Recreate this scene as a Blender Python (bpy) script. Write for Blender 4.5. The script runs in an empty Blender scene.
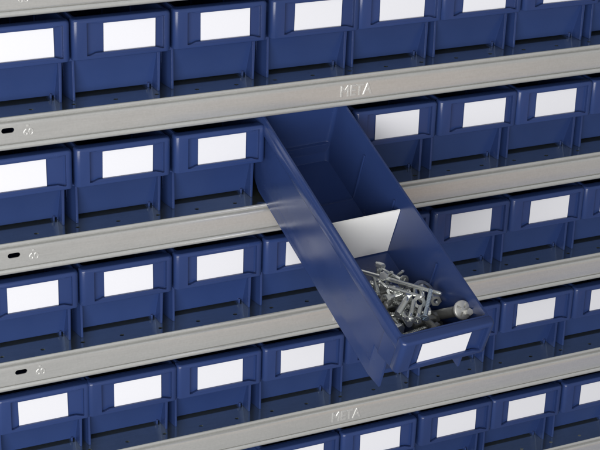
import bpy, bmesh, math, random
from mathutils import Vector, Matrix

sc = bpy.context.scene
U = 0.1                      # one bin pitch = 100 mm
P = 1.3003                   # shelf spacing in pitches

# ------------------------------------------------------------------ camera
Rcam = Matrix(((0.90306505, -0.42820828, 0.03333438),
               (0.40386695, 0.82018776, -0.40519566),
               (0.14616769, 0.37938070, 0.91362207)))
cd = bpy.data.cameras.new("camera"); cam = bpy.data.objects.new("camera", cd)
sc.collection.objects.link(cam); sc.camera = cam
right, fwd, up = Rcam[0], Rcam[1], Rcam[2]
M4 = Matrix.Identity(4)
for i in range(3):
    M4[i][0] = right[i]; M4[i][1] = up[i]; M4[i][2] = -fwd[i]
M4[0][3], M4[1][3], M4[2][3] = -3.5684*U, -14.1478*U, 4.0871*U
cam.matrix_world = M4
cd.sensor_width = 36.0; cd.lens = 36.0*1631.2/600.0
cd.shift_y = -0.5/600.0
cd.clip_start = 0.05; cd.clip_end = 50

# ------------------------------------------------------------------ world and lamps
w = bpy.data.worlds.new("World"); sc.world = w; w.use_nodes = True
nt = w.node_tree; bg = nt.nodes["Background"]
tc = nt.nodes.new("ShaderNodeTexCoord")
nz = nt.nodes.new("ShaderNodeTexNoise"); nz.inputs["Scale"].default_value = 1.6; nz.inputs["Detail"].default_value = 1.0
rp = nt.nodes.new("ShaderNodeValToRGB")
rp.color_ramp.elements[0].position = 0.36; rp.color_ramp.elements[0].color = (0.60, 0.60, 0.60, 1)
rp.color_ramp.elements[1].position = 0.62; rp.color_ramp.elements[1].color = (0.66, 0.69, 0.72, 1)
nt.links.new(tc.outputs["Generated"], nz.inputs["Vector"]); nt.links.new(nz.outputs["Fac"], rp.inputs["Fac"])
sx = nt.nodes.new("ShaderNodeSeparateXYZ"); nt.links.new(tc.outputs["Generated"], sx.inputs["Vector"])
g1 = nt.nodes.new("ShaderNodeMapRange"); g1.inputs["From Min"].default_value = -.9; g1.inputs["From Max"].default_value = .9
g1.inputs["To Min"].default_value = .75; g1.inputs["To Max"].default_value = 1.55; nt.links.new(sx.outputs["Z"], g1.inputs["Value"])
g2 = nt.nodes.new("ShaderNodeMapRange"); g2.inputs["From Min"].default_value = -.8; g2.inputs["From Max"].default_value = .8
g2.inputs["To Min"].default_value = 1.25; g2.inputs["To Max"].default_value = .5; nt.links.new(sx.outputs["Y"], g2.inputs["Value"])
gm = nt.nodes.new("ShaderNodeMath"); gm.operation = 'MULTIPLY'; nt.links.new(g1.outputs[0], gm.inputs[0]); nt.links.new(g2.outputs[0], gm.inputs[1])
vm = nt.nodes.new("ShaderNodeVectorMath"); vm.operation = 'SCALE'
nt.links.new(rp.outputs["Color"], vm.inputs[0]); nt.links.new(gm.outputs[0], vm.inputs["Scale"])
# warm and blue patches added to the world colour to tint the rail reflections
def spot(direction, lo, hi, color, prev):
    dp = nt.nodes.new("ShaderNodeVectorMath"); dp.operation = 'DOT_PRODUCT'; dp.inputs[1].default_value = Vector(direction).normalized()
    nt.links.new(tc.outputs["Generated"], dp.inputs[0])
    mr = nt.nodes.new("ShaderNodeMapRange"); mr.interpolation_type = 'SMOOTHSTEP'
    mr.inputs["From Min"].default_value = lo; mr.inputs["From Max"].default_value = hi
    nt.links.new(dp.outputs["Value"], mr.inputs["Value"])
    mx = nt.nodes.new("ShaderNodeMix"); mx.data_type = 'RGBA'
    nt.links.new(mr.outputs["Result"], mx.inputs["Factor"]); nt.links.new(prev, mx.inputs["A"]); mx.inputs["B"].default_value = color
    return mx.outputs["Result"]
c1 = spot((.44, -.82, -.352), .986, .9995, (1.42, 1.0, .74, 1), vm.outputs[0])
c2 = spot((.545, -.69, -.478), .9945, .9998, (.10, .17, .75, 1), c1)
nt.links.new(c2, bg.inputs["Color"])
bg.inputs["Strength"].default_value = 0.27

def area(name, loc, target, size, power, col):
    l = bpy.data.lights.new(name, 'AREA'); l.shape = 'RECTANGLE'; l.size, l.size_y = size; l.energy = power; l.color = col
    o = bpy.data.objects.new(name, l); sc.collection.objects.link(o)
    o.location = loc
    o.rotation_euler = (Vector(target)-Vector(loc)).to_track_quat('-Z', 'Y').to_euler()
    return o
area("softbox_key", (-1.02, -2.10, .04), (0.38, 0, -0.3), (2.3, 1.5), 84, (1.0, 0.985, 0.96))
sc.view_settings.view_transform = 'Standard'; sc.view_settings.look = 'None'
sc.view_settings.exposure = 0.0; sc.view_settings.gamma = 1.0

# ------------------------------------------------------------------ materials
def mat(name):
    m = bpy.data.materials.new(name); m.use_nodes = True
    return m, m.node_tree, m.node_tree.nodes["Principled BSDF"]
def N(t, k, **kw):
    n = t.nodes.new(k)
    for a, v in kw.items():
        if a in n.inputs: n.inputs[a].default_value = v
        else: setattr(n, a, v)
    return n

def plastic():
    m, t, b = mat("blue_plastic")
    tc = N(t, "ShaderNodeTexCoord"); oi = N(t, "ShaderNodeObjectInfo")
    n1 = N(t, "ShaderNodeTexNoise", Scale=14.0, Detail=3.0)
    t.links.new(tc.outputs["Object"], n1.inputs["Vector"])
    r = N(t, "ShaderNodeValToRGB")
    r.color_ramp.elements[0].position = .3; r.color_ramp.elements[0].color = (0.0195, 0.039, 0.132, 1)
    r.color_ramp.elements[1].position = .75; r.color_ramp.elements[1].color = (0.0240, 0.047, 0.154, 1)
    t.links.new(n1.outputs["Fac"], r.inputs["Fac"])
    hv = N(t, "ShaderNodeHueSaturation"); mr = N(t, "ShaderNodeMapRange")
    mr.inputs["To Min"].default_value = .92; mr.inputs["To Max"].default_value = 1.08
    t.links.new(oi.outputs["Random"], mr.inputs["Value"]); t.links.new(mr.outputs["Result"], hv.inputs["Value"])
    t.links.new(r.outputs["Color"], hv.inputs["Color"]); t.links.new(hv.outputs["Color"], b.inputs["Base Color"])
    n2 = N(t, "ShaderNodeTexNoise", Scale=34.0, Detail=9.0, Roughness=.68)
    t.links.new(tc.outputs["Object"], n2.inputs["Vector"])
    rr = N(t, "ShaderNodeMapRange"); rr.inputs["To Min"].default_value = .15; rr.inputs["To Max"].default_value = .34
    t.links.new(n2.outputs["Fac"], rr.inputs["Value"]); t.links.new(rr.outputs["Result"], b.inputs["Roughness"])
    n3 = N(t, "ShaderNodeTexNoise", Scale=1500.0, Detail=2.0)
    t.links.new(tc.outputs["Object"], n3.inputs["Vector"])
    n4 = N(t, "ShaderNodeTexNoise", Scale=22.0, Detail=1.0)
    t.links.new(tc.outputs["Object"], n4.inputs["Vector"])
    bp = N(t, "ShaderNodeBump", Strength=0.05, Distance=0.0004); t.links.new(n3.outputs["Fac"], bp.inputs["Height"])
    bp2 = N(t, "ShaderNodeBump", Strength=0.06, Distance=0.002); t.links.new(n4.outputs["Fac"], bp2.inputs["Height"])
    bv = N(t, "ShaderNodeBevel"); bv.samples = 4; bv.inputs["Radius"].default_value = 0.0008
    t.links.new(bv.outputs["Normal"], bp2.inputs["Normal"])
    t.links.new(bp2.outputs["Normal"], bp.inputs["Normal"]); t.links.new(bp.outputs["Normal"], b.inputs["Normal"])
    b.inputs["Specular IOR Level"].default_value = 0.5
    return m

def galvanised(name, c0, c1, rough, metal):
    m, t, b = mat(name)
    tc = N(t, "ShaderNodeTexCoord")
    mp = N(t, "ShaderNodeMapping"); mp.inputs["Scale"].default_value = (30, 260, 900)
    t.links.new(tc.outputs["Object"], mp.inputs["Vector"])
    n1 = N(t, "ShaderNodeTexNoise", Scale=1.0, Detail=5.0, Roughness=.65)
    t.links.new(mp.outputs["Vector"], n1.inputs["Vector"])
    n2 = N(t, "ShaderNodeTexVoronoi", Scale=520.0)
    t.links.new(tc.outputs["Object"], n2.inputs["Vector"])
    n5 = N(t, "ShaderNodeTexNoise", Scale=7.0, Detail=3.0)
    t.links.new(tc.outputs["Object"], n5.inputs["Vector"])
    ad = N(t, "ShaderNodeMath", operation='MULTIPLY_ADD'); ad.inputs[1].default_value = .35
    t.links.new(n2.outputs["Color"], ad.inputs[0]); t.links.new(n1.outputs["Fac"], ad.inputs[2])
    ad2 = N(t, "ShaderNodeMath", operation='MULTIPLY_ADD'); ad2.inputs[1].default_value = .6
    t.links.new(n5.outputs["Fac"], ad2.inputs[0]); t.links.new(ad.outputs[0], ad2.inputs[2])
    r = N(t, "ShaderNodeValToRGB")
    r.color_ramp.elements[0].position = .55; r.color_ramp.elements[0].color = c0
    r.color_ramp.elements[1].position = 1.3 if False else 1.0; r.color_ramp.elements[1].color = c1
    sb = N(t, "ShaderNodeMath", operation='MULTIPLY'); sb.inputs[1].default_value = .8
    t.links.new(ad2.outputs[0], sb.inputs[0])
    t.links.new(sb.outputs[0], r.inputs["Fac"]); t.links.new(r.outputs["Color"], b.inputs["Base Color"])
    rr = N(t, "ShaderNodeMapRange"); rr.inputs["To Min"].default_value = rough-.06; rr.inputs["To Max"].default_value = rough+.06
    t.links.new(n1.outputs["Fac"], rr.inputs["Value"]); t.links.new(rr.outputs["Result"], b.inputs["Roughness"])
    b.inputs["Metallic"].default_value = metal
    bp = N(t, "ShaderNodeBump", Strength=0.06, Distance=0.0004); t.links.new(n1.outputs["Fac"], bp.inputs["Height"])
    t.links.new(bp.outputs["Normal"], b.inputs["Normal"])
    return m

def simple(name, col, rough, metal=0.0, bump=0.0, scale=300.0):
    m, t, b = mat(name)
    tc = N(t, "ShaderNodeTexCoord"); n1 = N(t, "ShaderNodeTexNoise", Scale=scale, Detail=4.0)
    t.links.new(tc.outputs["Object"], n1.inputs["Vector"])
    r = N(t, "ShaderNodeValToRGB")
    r.color_ramp.elements[0].position = .3; r.color_ramp.elements[0].color = tuple(c*(.985 if name.startswith('white') else .9) for c in col)+(1,)
    r.color_ramp.elements[1].position = .7; r.color_ramp.elements[1].color = tuple(col)+(1,)
    t.links.new(n1.outputs["Fac"], r.inputs["Fac"]); t.links.new(r.outputs["Color"], b.inputs["Base Color"])
    b.inputs["Roughness"].default_value = rough; b.inputs["Metallic"].default_value = metal
    if bump:
        bp = N(t, "ShaderNodeBump", Strength=bump, Distance=0.0004)
        t.links.new(n1.outputs["Fac"], bp.inputs["Height"]); t.links.new(bp.outputs["Normal"], b.inputs["Normal"])
    return m

BLUE = plastic()
RAIL = galvanised("galvanised_edge", (0.645, 0.648, 0.635, 1), (0.72, 0.722, 0.708, 1), .23, .63)
WORN = galvanised("worn_raised_zinc", (0.66, 0.66, 0.648, 1), (0.74, 0.74, 0.728, 1), .27, .57)
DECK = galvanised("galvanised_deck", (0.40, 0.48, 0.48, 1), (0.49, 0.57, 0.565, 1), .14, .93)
PAPER = simple("white_card", (0.76, 0.765, 0.815), .6, 0, .03, 900)
def vary(m, lo, hi):
    t = m.node_tree; b = t.nodes["Principled BSDF"]; src = b.inputs["Base Color"].links[0].from_socket
    oi = N(t, "ShaderNodeObjectInfo"); mr = N(t, "ShaderNodeMapRange"); mr.inputs["To Min"].default_value = lo; mr.inputs["To Max"].default_value = hi
    hv = N(t, "ShaderNodeHueSaturation"); t.links.new(oi.outputs["Random"], mr.inputs["Value"])
    t.links.new(mr.outputs["Result"], hv.inputs["Value"]); t.links.new(src, hv.inputs["Color"]); t.links.new(hv.outputs["Color"], b.inputs["Base Color"])
vary(PAPER, .955, 1.02)
DIVID = simple("white_plastic_sheet", (0.94, 0.94, 0.93), .38, 0, .03, 60)
ZINC = simple("zinc_plated_steel", (0.90, 0.92, 0.89), .24, .88, .12, 500)
ZINCB = simple("blue_zinc_steel", (0.66, 0.77, 0.86), .25, .85, .15, 500)
SATIN = simple("satin_zinc", (0.66, 0.66, 0.635), .40, .60, .15, 300)
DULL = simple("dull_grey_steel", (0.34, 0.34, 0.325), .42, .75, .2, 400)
BLOCKM = simple("light_block_grey", (0.05, 0.05, 0.055), .7, 0, .1, 60)

# ------------------------------------------------------------------ mesh helpers (all lengths in bin pitches)
def mesh_from(verts, faces):
    bm = bmesh.new()
    vs = [bm.verts.new(Vector(v)*U) for v in verts]
    for f in faces:
        bm.faces.new([vs[i] for i in f])
    bmesh.ops.recalc_face_normals(bm, faces=bm.faces)
    return bm
def box(x0, x1, y0, y1, z0, z1):
    v = [(x, y, z) for x in (x0, x1) for y in (y0, y1) for z in (z0, z1)]
    return mesh_from(v, [(0,1,3,2),(4,6,7,5),(0,4,5,1),(2,3,7,6),(0,2,6,4),(1,5,7,3)])
def prism_x(poly, x0, x1):
    n = len(poly)
    v = [(x0, a, b) for a, b in poly]+[(x1, a, b) for a, b in poly]
    f = [tuple(range(n)), tuple(range(2*n-1, n-1, -1))]+[(i, (i+1) % n, n+(i+1) % n, n+i) for i in range(n)]
    return mesh_from(v, f)
def prism_z(poly, z0, z1):
    n = len(poly)
    v = [(a, b, z0) for a, b in poly]+[(a, b, z1) for a, b in poly]
    f = [tuple(range(n)), tuple(range(2*n-1, n-1, -1))]+[(i, (i+1) % n, n+(i+1) % n, n+i) for i in range(n)]
    return mesh_from(v, f)
def prism_y(poly, y0, y1):
    n = len(poly)
    v = [(a, y0, b) for a, b in poly]+[(a, y1, b) for a, b in poly]
    f = [tuple(range(n)), tuple(range(2*n-1, n-1, -1))]+[(i, (i+1) % n, n+(i+1) % n, n+i) for i in range(n)]
    return mesh_from(v, f)
def rrect(x0, x1, y0, y1, rf, rb, seg=5):
    """rounded rectangle outline, corner radius rf at the front (low y) and rb at the back"""
    pts = []
    for cx, cy, r, a0 in ((x0+rf, y0+rf, rf, 180), (x1-rf, y0+rf, rf, 270), (x1-rb, y1-rb, rb, 0), (x0+rb, y1-rb, rb, 90)):
        for k in range(seg+1):
            a = math.radians(a0+90*k/seg); pts.append((cx+r*math.cos(a), cy+r*math.sin(a)))
    return pts
def loft(rings):
    """rings: list of (outline, z)"""
    n = len(rings[0][0]); v = []; f = []
    for o, z in rings: v += [(a, b, z) for a, b in o]
    for k in range(len(rings)-1):
        for i in range(n):
            f.append((k*n+i, k*n+(i+1) % n, (k+1)*n+(i+1) % n, (k+1)*n+i))
    f.append(tuple(range(n-1, -1, -1))); f.append(tuple(range((len(rings)-1)*n, len(rings)*n)))
    return mesh_from(v, f)
def tmp(bm):
    me = bpy.data.meshes.new("tmp"); bm.to_mesh(me); bm.free()
    o = bpy.data.objects.new("tmp", me); sc.collection.objects.link(o); return o
def csg(base, ops):
    """apply (mode, bmesh) booleans to a bmesh, return a Mesh"""
    o = tmp(base); cut = []
    for mode, bm in ops:
        c = tmp(bm); cut.append(c)
        m = o.modifiers.new("b", 'BOOLEAN'); m.operation = mode; m.object = c; m.solver = 'EXACT'
    dg = bpy.context.evaluated_depsgraph_get(); dg.update()
    me = bpy.data.meshes.new_from_object(o.evaluated_get(dg))
    for c in cut+[o]:
        d = c.data; bpy.data.objects.remove(c); bpy.data.meshes.remove(d)
    return me
def finish(me, m, angle=35):
    me.materials.clear(); me.materials.append(m)
    for p in me.polygons: p.use_smooth = True
    me.set_sharp_from_angle(angle=math.radians(angle))
    return me
def bm_mesh(bm, m, angle=35):
    me = bpy.data.meshes.new("m"); bm.to_mesh(me); bm.free(); return finish(me, m, angle)
def join(*bms):
    out = bmesh.new()
    for b in bms:
        me = bpy.data.meshes.new("j"); b.to_mesh(me); b.free(); out.from_mesh(me); bpy.data.meshes.remove(me)
    return out
def link(name, me, parent=None):
    o = bpy.data.objects.new(name, me); me.name = name; sc.collection.objects.link(o)
    if parent: o.parent = parent
    return o
def empty(name, label, cat, group=None):
    o = bpy.data.objects.new(name, None); o.empty_display_size = .02; sc.collection.objects.link(o)
    o["label"] = label; o["category"] = cat
    if group: o["group"] = group
    return o
def copy_tree(root):
    c = root.copy(); sc.collection.objects.link(c)
    for ch in list(root.children):
        d = ch.copy(); sc.collection.objects.link(d); d.parent = c
    return c

# ------------------------------------------------------------------ unseen dark panel, added behind the rack to stop light leaking through gaps
blk = link("back_light_block", bm_mesh(box(-3, 12, 4.3, 4.4, -9, 3), BLOCKM)); blk["kind"] = "structure"

# ------------------------------------------------------------------ shelves
XL, XR = -1.6, 10.4
def shelf_deck_mesh():
    base = box(XL, XR, 0.012, 4.0, -0.014, 0.0)
    holes = None; bms = []
    x = 0.131
    while x < 9.5:
        bms.append(prism_z([(x+.024*math.cos(a*math.pi/6), .127+.020*math.sin(a*math.pi/6)) for a in range(12)], -.05, .03))
        x += .4265
    return finish(csg(base, [('DIFFERENCE', join(*bms))]), DECK)
def rail_mesh():
    # outer line of the folded front edge, (y, z)
    o = [(.05, -.0002), (.018, -.0002), (.009, -.003), (.003, -.009), (0, -.018), (.001, -.029), (.006, -.033), (.034, -.037), (.034, -.049), (.002, -.0515), (-.010, -.056), (-.016, -.063), (-.018, -.073),
         (-.018, -.246), (-.017, -.254), (-.012, -.261), (.002, -.2635), (.030, -.2645), (.030, -.276), (-.002, -.280), (-.011, -.292), (-.014, -.304), (-.012, -.317), (-.006, -.327), (.003, -.333), (.012, -.334), (.05, -.334)]
    t = .011; inn = []
    for i, (y, z) in enumerate(o):
        a = Vector(o[max(i-1, 0)]); b = Vector(o[min(i+1, len(o)-1)]); d = (b-a).normalized()
        inn.append((y-d.y*t, z+d.x*t))
    # o runs downwards at the front, so the inside is towards +y
    if inn[13][0] < o[13][0]: inn = [(2*a[0]-b[0], 2*a[1]-b[1]) for a, b in zip(o, inn)]
    n = len(o); v = []
    for x in (XL, XR):
        v += [(x, y, z) for y, z in o]+[(x, y, z) for y, z in inn]
    f = []
    k = 2*n
    for i in range(n-1):
        f.append((i, i+1, k+i+1, k+i)); f.append((n+i, k+n+i, k+n+i+1, n+i+1))
        f.append((i, n+i, n+i+1, i+1)); f.append((k+i, k+i+1, k+n+i+1, k+n+i))
    f.append((0, k, k+n, n)); f.append((n-1, 2*n-1, k+2*n-1, k+n-1))
    base = mesh_from(v, f)
    sl = []
    for cx in (.284, 9.4):
        for s, a0 in ((1, -90), (-1, 90)):
            for q in range(9):
                a = math.radians(a0+180*q/8); sl.append((cx+s*.037+.026*math.cos(a), -.128+.026*math.sin(a)))
        cut = prism_y(sl, -.1, .03); sl = []
        if cx < 1: cuts = cut
        else: cuts = join(cuts, cut)
    return finish(csg(base, [('DIFFERENCE', cuts)]), RAIL, 28)
def text_mesh(body, size, x, z, width, bevel, fill, m, shear=0.0, y=-.018):
    c = bpy.data.curves.new("t", 'FONT'); c.body = body; c.size = 1; c.align_x = 'LEFT'
    c.fill_mode = 'BOTH' if fill else 'NONE'; c.extrude = .006/size; c.bevel_depth = bevel/size; c.bevel_resolution = 2; c.shear = shear
    o = bpy.data.objects.new("t", c); sc.collection.objects.link(o)
    dg = bpy.context.evaluated_depsgraph_get(); dg.update()
    me = bpy.data.meshes.new_from_object(o.evaluated_get(dg))
    bpy.data.objects.remove(o); bpy.data.curves.remove(c)
    xs = [v.co.x for v in me.vertices]; ys = [v.co.y for v in me.vertices]
    sx = width/(max(xs)-min(xs)); sz = size/(max(ys)-min(ys)); x0 = min(xs); y0 = min(ys)
    for v in me.vertices:
        X, Y, Z = v.co
        v.co = Vector((x+(X-x0)*sx, y-Z*size, z+(Y-y0)*sz))*U
    return finish(me, m, 40)

shelf = empty("metal_shelf", "", "shelf", "galvanised shelves of the rack")
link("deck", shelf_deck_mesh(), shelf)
link("front_edge", rail_mesh(), shelf)
link("lettering", text_mesh("META", .122, 3.800, -.222, .364, .0022, True, WORN, .03), shelf)
num = text_mesh("60", .066, .436, -.198, .096, .0, True, WORN)
link("number_stamp", num, shelf)
tick = join(*[prism_y([(a, b), (c, d), (c+.004, d-.012), (a+.004, b-.012)], -.022, -.016) for a, b, c, d in ((.462, -.078, .492, -.092), (.492, -.092, .468, -.104))])
link("arrow_stamp", bm_mesh(tick, WORN), shelf)
shelf_labels = ["galvanised shelf cut off by the top left corner, above the topmost bin row",
                "galvanised shelf under the top row of bins, META embossed above the pulled-out bin",
                "galvanised shelf that the pulled-out bin slides off, under the second bin row",
                "galvanised shelf crossing behind the bolts end of the tilted bin, under the third bin row",
                "galvanised shelf below the tip of the tilted bin, META embossed low in the middle",
                "galvanised shelf edge just showing in the bottom right corner"]
shift = [0.0, 0.0, 0.01, 0.035, 0.08, 0.09]
shelves = [shelf]+[copy_tree(shelf) for _ in range(5)]
for k, s in enumerate(shelves):
    s.location = (shift[k]*U, 0, -k*P*U); s["label"] = shelf_labels[k]

# ------------------------------------------------------------------ one storage bin
def bin_body_mesh():
    YB = 3.34
    outer = loft([(rrect(.028, .952, .215, YB-.30, .006, .05), 0.0),
                  (rrect(.026, .954, .217, YB-.17, .006, .05), .07),
                  (rrect(.023, .957, .220, YB-.09, .006, .05), .19),
                  (rrect(.016, .964, .225, YB-.04, .006, .05), .44),
                  (rrect(.020, .960, .10, YB-.02, .02, .05), .70),
                  (rrect(.018, .962, .08, YB-.025, .02, .05), .870)])
    # band behind the label holder
    band = prism_x([(.028, .497), (.17, .455), (.30, .425), (.30, .80), (.050, .82), (.028, .82)], -.009, .973)
    flange = loft([(rrect(.004, .970, .034, YB, .02, .05), .728), (rrect(-.010, .982, .032, YB+.01, .02, .055), .736),
                   (rrect(-.013, .985, .030, YB+.012, .02, .055), .746), (rrect(-.013, .985, .030, YB+.012, .02, .055), .820), (rrect(-.009, .981, .030, YB+.008, .02, .05), .830),
                   (rrect(.008, .964, .034, YB-.008, .02, .05), .838), (rrect(.012, .960, .036, YB-.012, .02, .05), .846),
                   (rrect(.013, .959, .036, YB-.013, .02, .05), .874), (rrect(.018, .954, .040, YB-.018, .02, .05), .882)])
    cavity = loft([(rrect(.062, .915, .42, YB-.17, .05, .05), .085),
                   (rrect(.056, .922, .38, YB-.09, .05, .05), .26),
                   (rrect(.050, .929, .30, YB-.085, .04, .05), .45),
                   (rrect(.043, .929, .115, YB-.07, .03, .04), .80),
                   (rrect(.036, .936, .072, YB-.06, .03, .04), .95)])
    pocket = prism_x([(.10, -.05), (.10, .445), (.235, .432), (.375, .028), (.375, -.05)], .078, .928)
    chl = prism_z([(-.05, .10), (.056, .10), (.056, .214), (.0245, .415), (-.05, .415)], -.05, .405)
    under = box(.058, .922, .36, YB-.2, -.05, .026)
    ops = [('UNION', band), ('UNION', flange), ('DIFFERENCE', pocket), ('DIFFERENCE', chl), ('DIFFERENCE', under), ('DIFFERENCE', cavity)]
    me = csg(outer, ops)
    # moulded ribs: divider ledges in the tub, runners underneath
    ribs = []
    for y in (.95, 1.86, 2.54):
        ribs += [box(.048, .070, y, y+.016, .10, .70), box(.908, .926, y, y+.016, .10, .70), box(.062, .912, y, y+.016, .07, .097)]
    ribs += [box(.06, .92, YB-.13, YB-.09, .08, .29)]
    ribs += [box(.872, .892, .35, 2.9, .0, .05), box(.088, .108, .35, 2.9, .0, .05)]
    bm = bmesh.new(); bm.from_mesh(me); bpy.data.meshes.remove(me)
    return bm_mesh(join(bm, *ribs), BLUE, 30)
def holder_mesh():
    o = []
    for cx, cy, r, a0 in ((-.014+.05, -.03+.05, .05, 180), (.976-.05, -.03+.05, .05, 270)):
        for k in range(8):
            a = math.radians(a0+90*k/7); o.append((cx+r*math.cos(a), cy+r*math.sin(a)))
    o += [(.976, .066), (-.014, .066)]
    n = len(o)
    def ins(d): # outline moved inwards by d for the softened top and bottom edge
        return [(a+(d if a < .48 else -d)*min(1, abs(a-.48)/.45), b+(d if b < .02 else 0)) for a, b in o]
    base = loft([(ins(.010), .484), (ins(.003), .488), (o, .496), (o, .858), (ins(.002), .868), (ins(.007), .878), (ins(.014), .884), (ins(.022), .886)])
    rec = prism_y([(.128, .522), (.905, .522), (.905, .846), (.128, .846)], -.08, .012)
    me = csg(base, [('DIFFERENCE', rec)])
    # lips that grip the card, with chamfered ends
    lo = prism_y([(.135, .518), (.900, .518), (.860, .530), (.815, .545), (.215, .545), (.178, .530)], -.0285, -.0045)
    hi = prism_y([(.135, .854), (.178, .842), (.215, .833), (.815, .833), (.855, .842), (.900, .854)], -.0285, -.0045)
    bm = bmesh.new(); bm.from_mesh(me); bpy.data.meshes.remove(me)
    return bm_mesh(join(bm, lo, hi), BLUE, 30)
def card_mesh(w=.522):
    bm = box(.224, .224+w, -.0035, .0010, .526, .844)
    return bm_mesh(bm, PAPER)

row_word = {1: "top", 2: "second", 3: "third", 4: "fourth", 5: "bottom"}
proto = empty("storage_bin", "", "storage bin", "blue bins standing in rows on the shelves")
BODY, HOLD, CARD = bin_body_mesh(), holder_mesh(), card_mesh()
link("bin_body", BODY, proto); link("label_holder", HOLD, proto); link("label_card", CARD, proto)
# (row, slot): measured position of the left edge, in pitches
pos = {1: {0: -.06, 1: .950, 2: 1.972, 3: 3.005, 4: 3.979, 5: 4.955, 6: 5.965, 7: 6.965},
       2: {0: -.06, 1: .956, 2: 1.985, 4: 4.000, 5: 5.011, 6: 6.000, 7: 6.985},
       3: {0: -.03, 1: .978, 2: 1.991, 3: 3.000, 4: 4.02, 5: 5.045, 6: 6.055, 7: 7.040},
       4: {0: .065, 1: 1.031, 2: 2.017, 3: 3.022, 4: 4.038, 5: 5.055, 6: 6.067, 7: 7.062},
       5: {1: 1.03, 2: 2.02, 3: 3.030, 4: 4.033, 5: 5.065, 6: 6.050, 7: 7.065}}
card_dx = {(1, 0): .082, (4, 0): .0, (4, 1): .049, (1, 1): .066, (1, 2): .053, (3, 1): .027, (2, 1): .032, (2, 0): -.03, (2, 5): .085, (3, 5): -.017, (5, 6): 0.0, (4, 6): -.03, (4, 2): .0, (4, 3): -.01}
names = {
 (1,0): "blue bin cut by the left photo edge in the top row, card shoved right",
 (2,0): "blue bin cut by the left photo edge in the second row",
 (3,0): "blue bin at the left end of the third row",
 (4,0): "blue bin at the left end of the fourth row, low in the left corner",
 (2,4): "blue bin directly right of the pulled-out bin in the second row, partly shaded by it",
 (3,3): "blue bin in the third row half hidden by the left flank of the pulled-out bin",
 (3,4): "blue bin in the third row almost wholly hidden behind the pulled-out bin",
 (3,5): "first whole blue bin right of the pulled-out bin in the third row",
 (4,4): "blue bin in the fourth row with its label covered by the pulled-out bin's front corner",
 (4,5): "fourth-row blue bin hidden behind the pulled-out bin's label, only its foot showing",
 (4,6): "blue bin in the fourth row directly right of the pulled-out bin's front"}
order = ["leftmost", "second from the left", "third from the left", "fourth from the left", "fifth from the left",
         "sixth from the left", "seventh from the left", "eighth from the left"]
rnd = random.Random(4)
first = True
for r in pos:
    slots = sorted(pos[r])
    for i in slots:
        if r == 5 and i < 3: continue
        b = proto if first else copy_tree(proto); first = False
        b.location = (pos[r][i]*U, rnd.uniform(-.004, .006)*U, -r*P*U+.0001)
        b.rotation_euler = (0, 0, math.radians(rnd.uniform(-.25, .25)))
        if (r, i) in names: lab = names[(r, i)]
        elif i == 7: lab = "blue bin at the right end of the %s row, cut by the photo edge" % row_word[r]
        elif r == 5: lab = "blue bin %s in the bottom row, cut by the bottom photo edge" % order[i-3]
        elif i >= 4 and r in (3, 4, 2): lab = "blue bin with white card, %s to the right of the pulled-out bin, %s row" % (
            {2: {5: "second", 6: "third"}, 3: {6: "second"}, 4: {}}[r][i], row_word[r])
        else: lab = "blue bin with blank white card, %s in the %s row" % (order[i], row_word[r])
        b["label"] = lab
        for ch in b.children:
            if ch.name.startswith("label_card"):
                ch.location = ((card_dx.get((r, i), .02)+rnd.uniform(-.006, .006))*U, 0, 0)
                ch.rotation_euler = (0, math.radians(rnd.uniform(-.8, .8)), 0)

# ------------------------------------------------------------------ the pulled-out bin, tipped over the shelf edge
pulled = copy_tree(proto)
pulled["label"] = "blue bin pulled out and tipped forward, white divider and heap of bolts inside"
if "group" in pulled: del pulled["group"]
PM = Matrix(((0.9992675, -0.0316313, -0.0215388), (0.0215967, 0.9307744, -0.3649557), (0.0315918, 0.3642232, 0.9307758))).to_4x4()
PM.translation = Vector((3.0629, -2.5870, -3.6284))*U
pulled.rotation_euler = PM.to_euler(); pulled.location = PM.translation
for ch in pulled.children:
    if ch.name.startswith("label_card"): ch.location = (0, 0, 0); ch.rotation_euler = (0, 0, 0)
dv = prism_y([(.066, .100), (.914, .100), (.926, .68), (.052, .68)], 1.742, 1.756)
link("divider", bm_mesh(dv, DIVID), pulled)

# ------------------------------------------------------------------ bolts, screws, nuts and washers in the tipped bin
def lathe(prof, seg=20):
    """prof: (r, z) list along +z, capped by r=0 ends"""
    v = []; f = []; idx = []
    for r, z in prof:
        if r < 1e-6: idx.append([len(v)]); v.append((0, 0, z))
        else:
            idx.append(list(range(len(v), len(v)+seg))); v += [(r*math.cos(2*math.pi*k/seg), r*math.sin(2*math.pi*k/seg), z) for k in range(seg)]
    for a, b in zip(idx, idx[1:]):
        for k in range(seg):
            q = [a[k % len(a)], a[(k+1) % len(a)], b[(k+1) % len(b)], b[k % len(b)]]
            s = []
            [s.append(x) for x in q if x not in s]
            if len(s) > 2: f.append(tuple(s))
    return mesh_from(v, f)
def shank(r, L, z0=0.0, thread=True):
    pr = [(0, z0), (r, z0)]
    if thread:
        n = int(L*.75/.018); s = L*.25
        pr.append((r, z0+s))
        for k in range(n):
            pr += [(r*.87, z0+s+(k+.5)*.018), (r, z0+s+(k+1)*.018)]
        pr += [(r*.7, z0+L), (0, z0+L)]
    else: pr += [(r, z0+L-.02), (r*.75, z0+L), (0, z0+L)]
    return lathe(pr, 14)
def hexhead(r, h):
    p = [(r*math.cos(math.pi/3*k), r*math.sin(math.pi/3*k)) for k in range(6)]
    q = [(a*.86, b*.86) for a, b in p]
    return loft([(q, -h), (p, -h*.8), (p, 0)])
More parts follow.
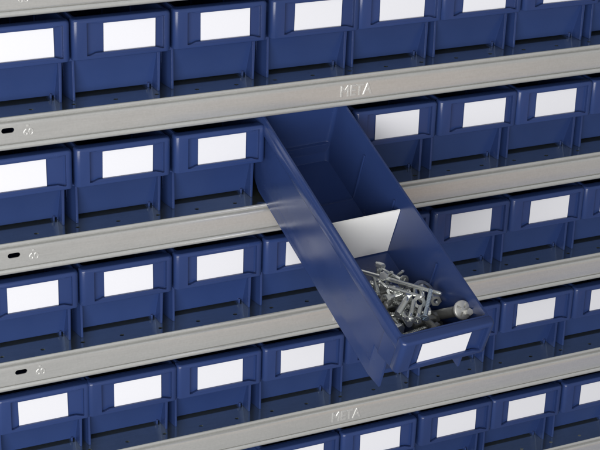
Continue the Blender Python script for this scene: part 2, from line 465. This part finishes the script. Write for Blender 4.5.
def panhead(r, h):
    base = lathe([(0, -h), (r*.35, -h*.97), (r*.7, -h*.8), (r*.93, -h*.45), (r, -h*.1), (r*.98, 0), (0, 0)], 24)
    c = [box(-r*.6, r*.6, -r*.10, r*.10, -h*1.3, -h*.45), box(-r*.099, r*.099, -r*.6, r*.6, -h*1.31, -h*.46)]
    return csg(base, [('DIFFERENCE', c[0]), ('DIFFERENCE', c[1])])
def flathead(r, h):
    base = lathe([(0, -h), (r*.94, -h), (r, -h*.85), (r*.9, -h*.6), (r*.4, 0), (0, 0)], 24)
    c = [box(-r*.55, r*.55, -r*.09, r*.09, -h*1.3, -h*.5), box(-r*.089, r*.089, -r*.55, r*.55, -h*1.31, -h*.51)]
    return csg(base, [('DIFFERENCE', c[0]), ('DIFFERENCE', c[1])])
def ring(r0, r1, h, hexa=False):
    seg = 6 if hexa else 28
    v = []; f = []
    for z in (-h/2, h/2):
        for r, s in ((r0, 24 if hexa else seg), (r1, seg)): pass
    outer = lathe([(0, -h/2), (r1, -h/2), (r1, h/2), (0, h/2)], seg)
    hole = lathe([(0, -h), (r0, -h), (r0, h), (0, h)], 20)
    return csg(outer, [('DIFFERENCE', hole)])
def as_mesh(x, m):
    return finish(x, m, 32) if isinstance(x, bpy.types.Mesh) else bm_mesh(x, m, 32)
def local(head, tip):
    a = Vector(head); d = (Vector(tip)-a).normalized()
    q = d.to_track_quat('Z', 'Y').to_matrix().to_4x4()
    q.translation = a*U
    return PM @ q
def place(o, head, tip, roll=0.0):
    m = local(head, tip) @ Matrix.Rotation(roll, 4, 'Z')
    o.location = m.translation; o.rotation_euler = m.to_euler()
def fastener(name, label, cat, headm, shankm, m, head, tip, roll=0.0, group=None):
    e = empty(name, label, cat, group)
    if headm is not None: link("head", as_mesh(headm, m), e)
    if shankm is not None: link("shank", as_mesh(shankm, m), e)
    place(e, head, tip, roll); return e
def ln(a, b): return (Vector(b)-Vector(a)).length
HEAP = "loose screws and bolts heaped in the pulled-out bin"

# the eye-catching ones, in the tipped bin's own coordinates (x across, y back, z up)
def anchor():
    head, tip = (.855, .340, .705), (.815, .707, .232)
    e = empty("expansion_anchor", "thick grey anchor with slotted round washer head, at the right by the bin's front wall", "anchor", HEAP)
    L = ln(head, tip)
    link("shell", as_mesh(lathe([(0, .0), (.052, .0), (.052, .10), (.049, .11), (.052, .12), (.052, L*.6), (.047, L*.62), (.056, L), (0, L)], 24), DULL), e)
    hd = lathe([(0, -.030), (.080, -.028), (.091, -.022), (.094, -.012), (.092, .0), (0, .0)], 32)
    slots = [box(-.010, .010, .024, .074, -.06, -.003), box(-.074, -.024, -.010, .010, -.06, -.003), box(-.010, .010, -.074, -.024, -.06, -.003)]
    link("head", finish(csg(hd, [('DIFFERENCE', c) for c in slots]), SATIN, 32), e)
    nb = loft([([(.052+.034*math.cos(k*math.pi/3), .0+.034*math.sin(k*math.pi/3)) for k in range(6)], -.075),
               ([(.052+.038*math.cos(k*math.pi/3), .0+.038*math.sin(k*math.pi/3)) for k in range(6)], -.066),
               ([(.052+.038*math.cos(k*math.pi/3), .0+.038*math.sin(k*math.pi/3)) for k in range(6)], -.030)])
    link("nut", bm_mesh(nb, SATIN, 30), e)
    place(e, head, tip, 3.9)
anchor()
def hexbolt(label, head, tip, r=.026, hr=.050, m=ZINC, roll=0., group=HEAP):
    return fastener("hex_bolt", label, "bolt", hexhead(hr, .040), shank(r, ln(head, tip)), m, head, tip, roll, group)
def screw(label, head, tip, r=.021, hr=.046, m=ZINC, roll=0., flat=False, group=HEAP):
    return fastener("screw", label, "screw", (flathead if flat else panhead)(hr, .034), shank(r, ln(head, tip)), m, head, tip, roll, group)
rod = fastener("threaded_rod", "long thin rod lying slantwise across the top of the heap of bolts", "rod", None,
               shank(.021, ln((.40, 1.42, .27), (.835, .665, .60)), 0, False), ZINC, (.40, 1.42, .27), (.835, .665, .60), 0, HEAP)
hexbolt("hex-head bolt standing up at the back left of the heap, farthest from the label", (.585, 1.375, .325), (.50, 1.26, .10), .030, .056, ZINC, .3)
hexbolt("hex-head bolt in front of the long rod's back end, its head facing the viewer", (.520, 1.185, .405), (.72, 1.32, .20), .027, .048, ZINC, .2)
screw("short screw crossing under the rod beside the two hex heads at the back", (.47, 1.16, .36), (.56, .98, .34), .021, .036, ZINC, .0)
screw("wide-headed screw at the back right of the heap, disc head turned to the viewer", (.700, 1.13, .35), (.66, 1.42, .22), .024, .066, ZINC, .7, True)
screw("screw sticking up just left of the wide disc head at the back", (.60, 1.33, .12), (.615, 1.20, .42), .018, .04, ZINC, .7)
screw("screw sticking up just right of the wide disc head at the back", (.72, 1.34, .10), (.745, 1.20, .40), .016, .04, ZINC, .7)
screw("bluish screw standing head down at the front of the heap, left of the thick anchor", (.545, .455, .600), (.742, .72, .630), .022, .046, ZINCB, .4, True)
hexbolt("hex-head bolt under the right end of the long rod", (.790, .90, .43), (.70, .74, .45), .030, .046, ZINC, .5)
wsh = empty("washer", "large thin steel washer standing on edge behind the right end of the long rod", "washer", HEAP)
link("ring", as_mesh(ring(.100, .135, .016), ZINC), wsh)
place(wsh, (.800, .86, .42), (.86, .80, .60))
ws2 = empty("washer", "small washer lying flat beside the bluish screw, right of the middle of the heap", "washer", HEAP)
link("ring", as_mesh(ring(.030, .062, .014), ZINC), ws2)
place(ws2, (.635, .70, .50), (.60, .62, .72))
nt1 = empty("nut", "hex nut lying in the middle of the heap just under the long rod", "nut", HEAP)
link("ring", as_mesh(ring(.026, .056, .045, True), ZINC), nt1)
place(nt1, (.500, .985, .40), (.47, .90, .50))
nt2 = empty("nut", "hex nut at the right of the heap between the rod end and the anchor", "nut", HEAP)
link("ring", as_mesh(ring(.026, .056, .045, True), ZINC), nt2)
place(nt2, (.840, .72, .45), (.80, .60, .50))
hexbolt("bright bolt pointing down left at the front left of the heap, head uppermost", (.560, .800, .47), (.335, .60, .53), .034, .048, ZINC, .1)
hexbolt("bolt with its flat end towards the viewer in the front left corner of the heap", (.42, .62, .47), (.37, .43, .56), .032, .052, ZINC, .6)
screw("screw in the front row of the heap, second from the left bin wall", (.40, .48, .56), (.60, .74, .50), .022, .046, ZINC, .2)
screw("screw in the front row of the heap, third from the left bin wall", (.47, .46, .575), (.60, .62, .54), .024, .044, ZINC, .9, True)
screw("curved-looking bright screw lying flat in the middle of the heap", (.69, .76, .50), (.47, 1.02, .43), .020, .05, ZINC, .9)
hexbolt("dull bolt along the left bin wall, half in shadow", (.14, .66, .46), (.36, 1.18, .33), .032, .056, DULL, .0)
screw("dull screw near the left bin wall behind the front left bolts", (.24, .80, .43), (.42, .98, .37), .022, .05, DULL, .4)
hexbolt("hex bolt at the middle of the heap with its head tipped to the left", (.42, .90, .41), (.66, .92, .42), .028, .052, ZINC, .4)
# what fills the heap underneath
rb = random.Random(11)
shapes = {}
def filler(kind):
    """one mesh per kind, shared"""
    if kind not in shapes:
        if kind == 0: bms = [hexhead(.054, .042), shank(.030, .42)]; name = "hex_bolt"
        elif kind == 1: bms = [lathe([(0, -.030), (.03, -.027), (.046, -.006), (.046, 0), (0, 0)], 18), shank(.024, .34)]; name = "screw"
        else: bms = [hexhead(.055, .05), shank(.034, .27)]; name = "stud_bolt"
        shapes[kind] = as_mesh(join(*bms), ZINC if kind < 2 else DULL)
    return shapes[kind]
for k in range(46):
    kind = rb.choice((0, 0, 1, 1, 2))
    L = (.42, .34, .27)[kind]
    for tries in range(60):
        y = rb.uniform(.36, 1.30); x = rb.uniform(.13, .85)
        zs = .25+(1.3-y)*.33-(.10 if x > .66 else .03)
        z = rb.uniform(.13, max(.14, zs)) if k < 24 else rb.uniform(zs-.09, zs)
        az = rb.uniform(0, 2*math.pi); el = rb.uniform(-.25, .35) + (.0)
        d = Vector((math.cos(az)*math.cos(el), math.sin(az)*math.cos(el), math.sin(el)-.33*math.sin(az)*.8))
        t = Vector((x, y, z))+d.normalized()*L
        if .10 < t.x < .87 and .34 < t.y < 1.36 and .11 < t.z < .27+(1.3-t.y)*.33-(.07 if t.x > .66 else 0): break
    else: continue
    nm, lb, ct = (("hex_bolt", "small zinc hex bolt buried among the others in the heap inside the tipped bin", "bolt"),
                  ("screw", "small zinc round-head screw buried among the others in the heap inside the tipped bin", "screw"),
                  ("stud_bolt", "stubby dull grey bolt buried among the others in the heap inside the tipped bin", "bolt"))[kind]
    o = link(nm, filler(kind)); o["label"] = lb; o["category"] = ct; o["group"] = HEAP
    place(o, (x, y, z), t, rb.uniform(0, 6))
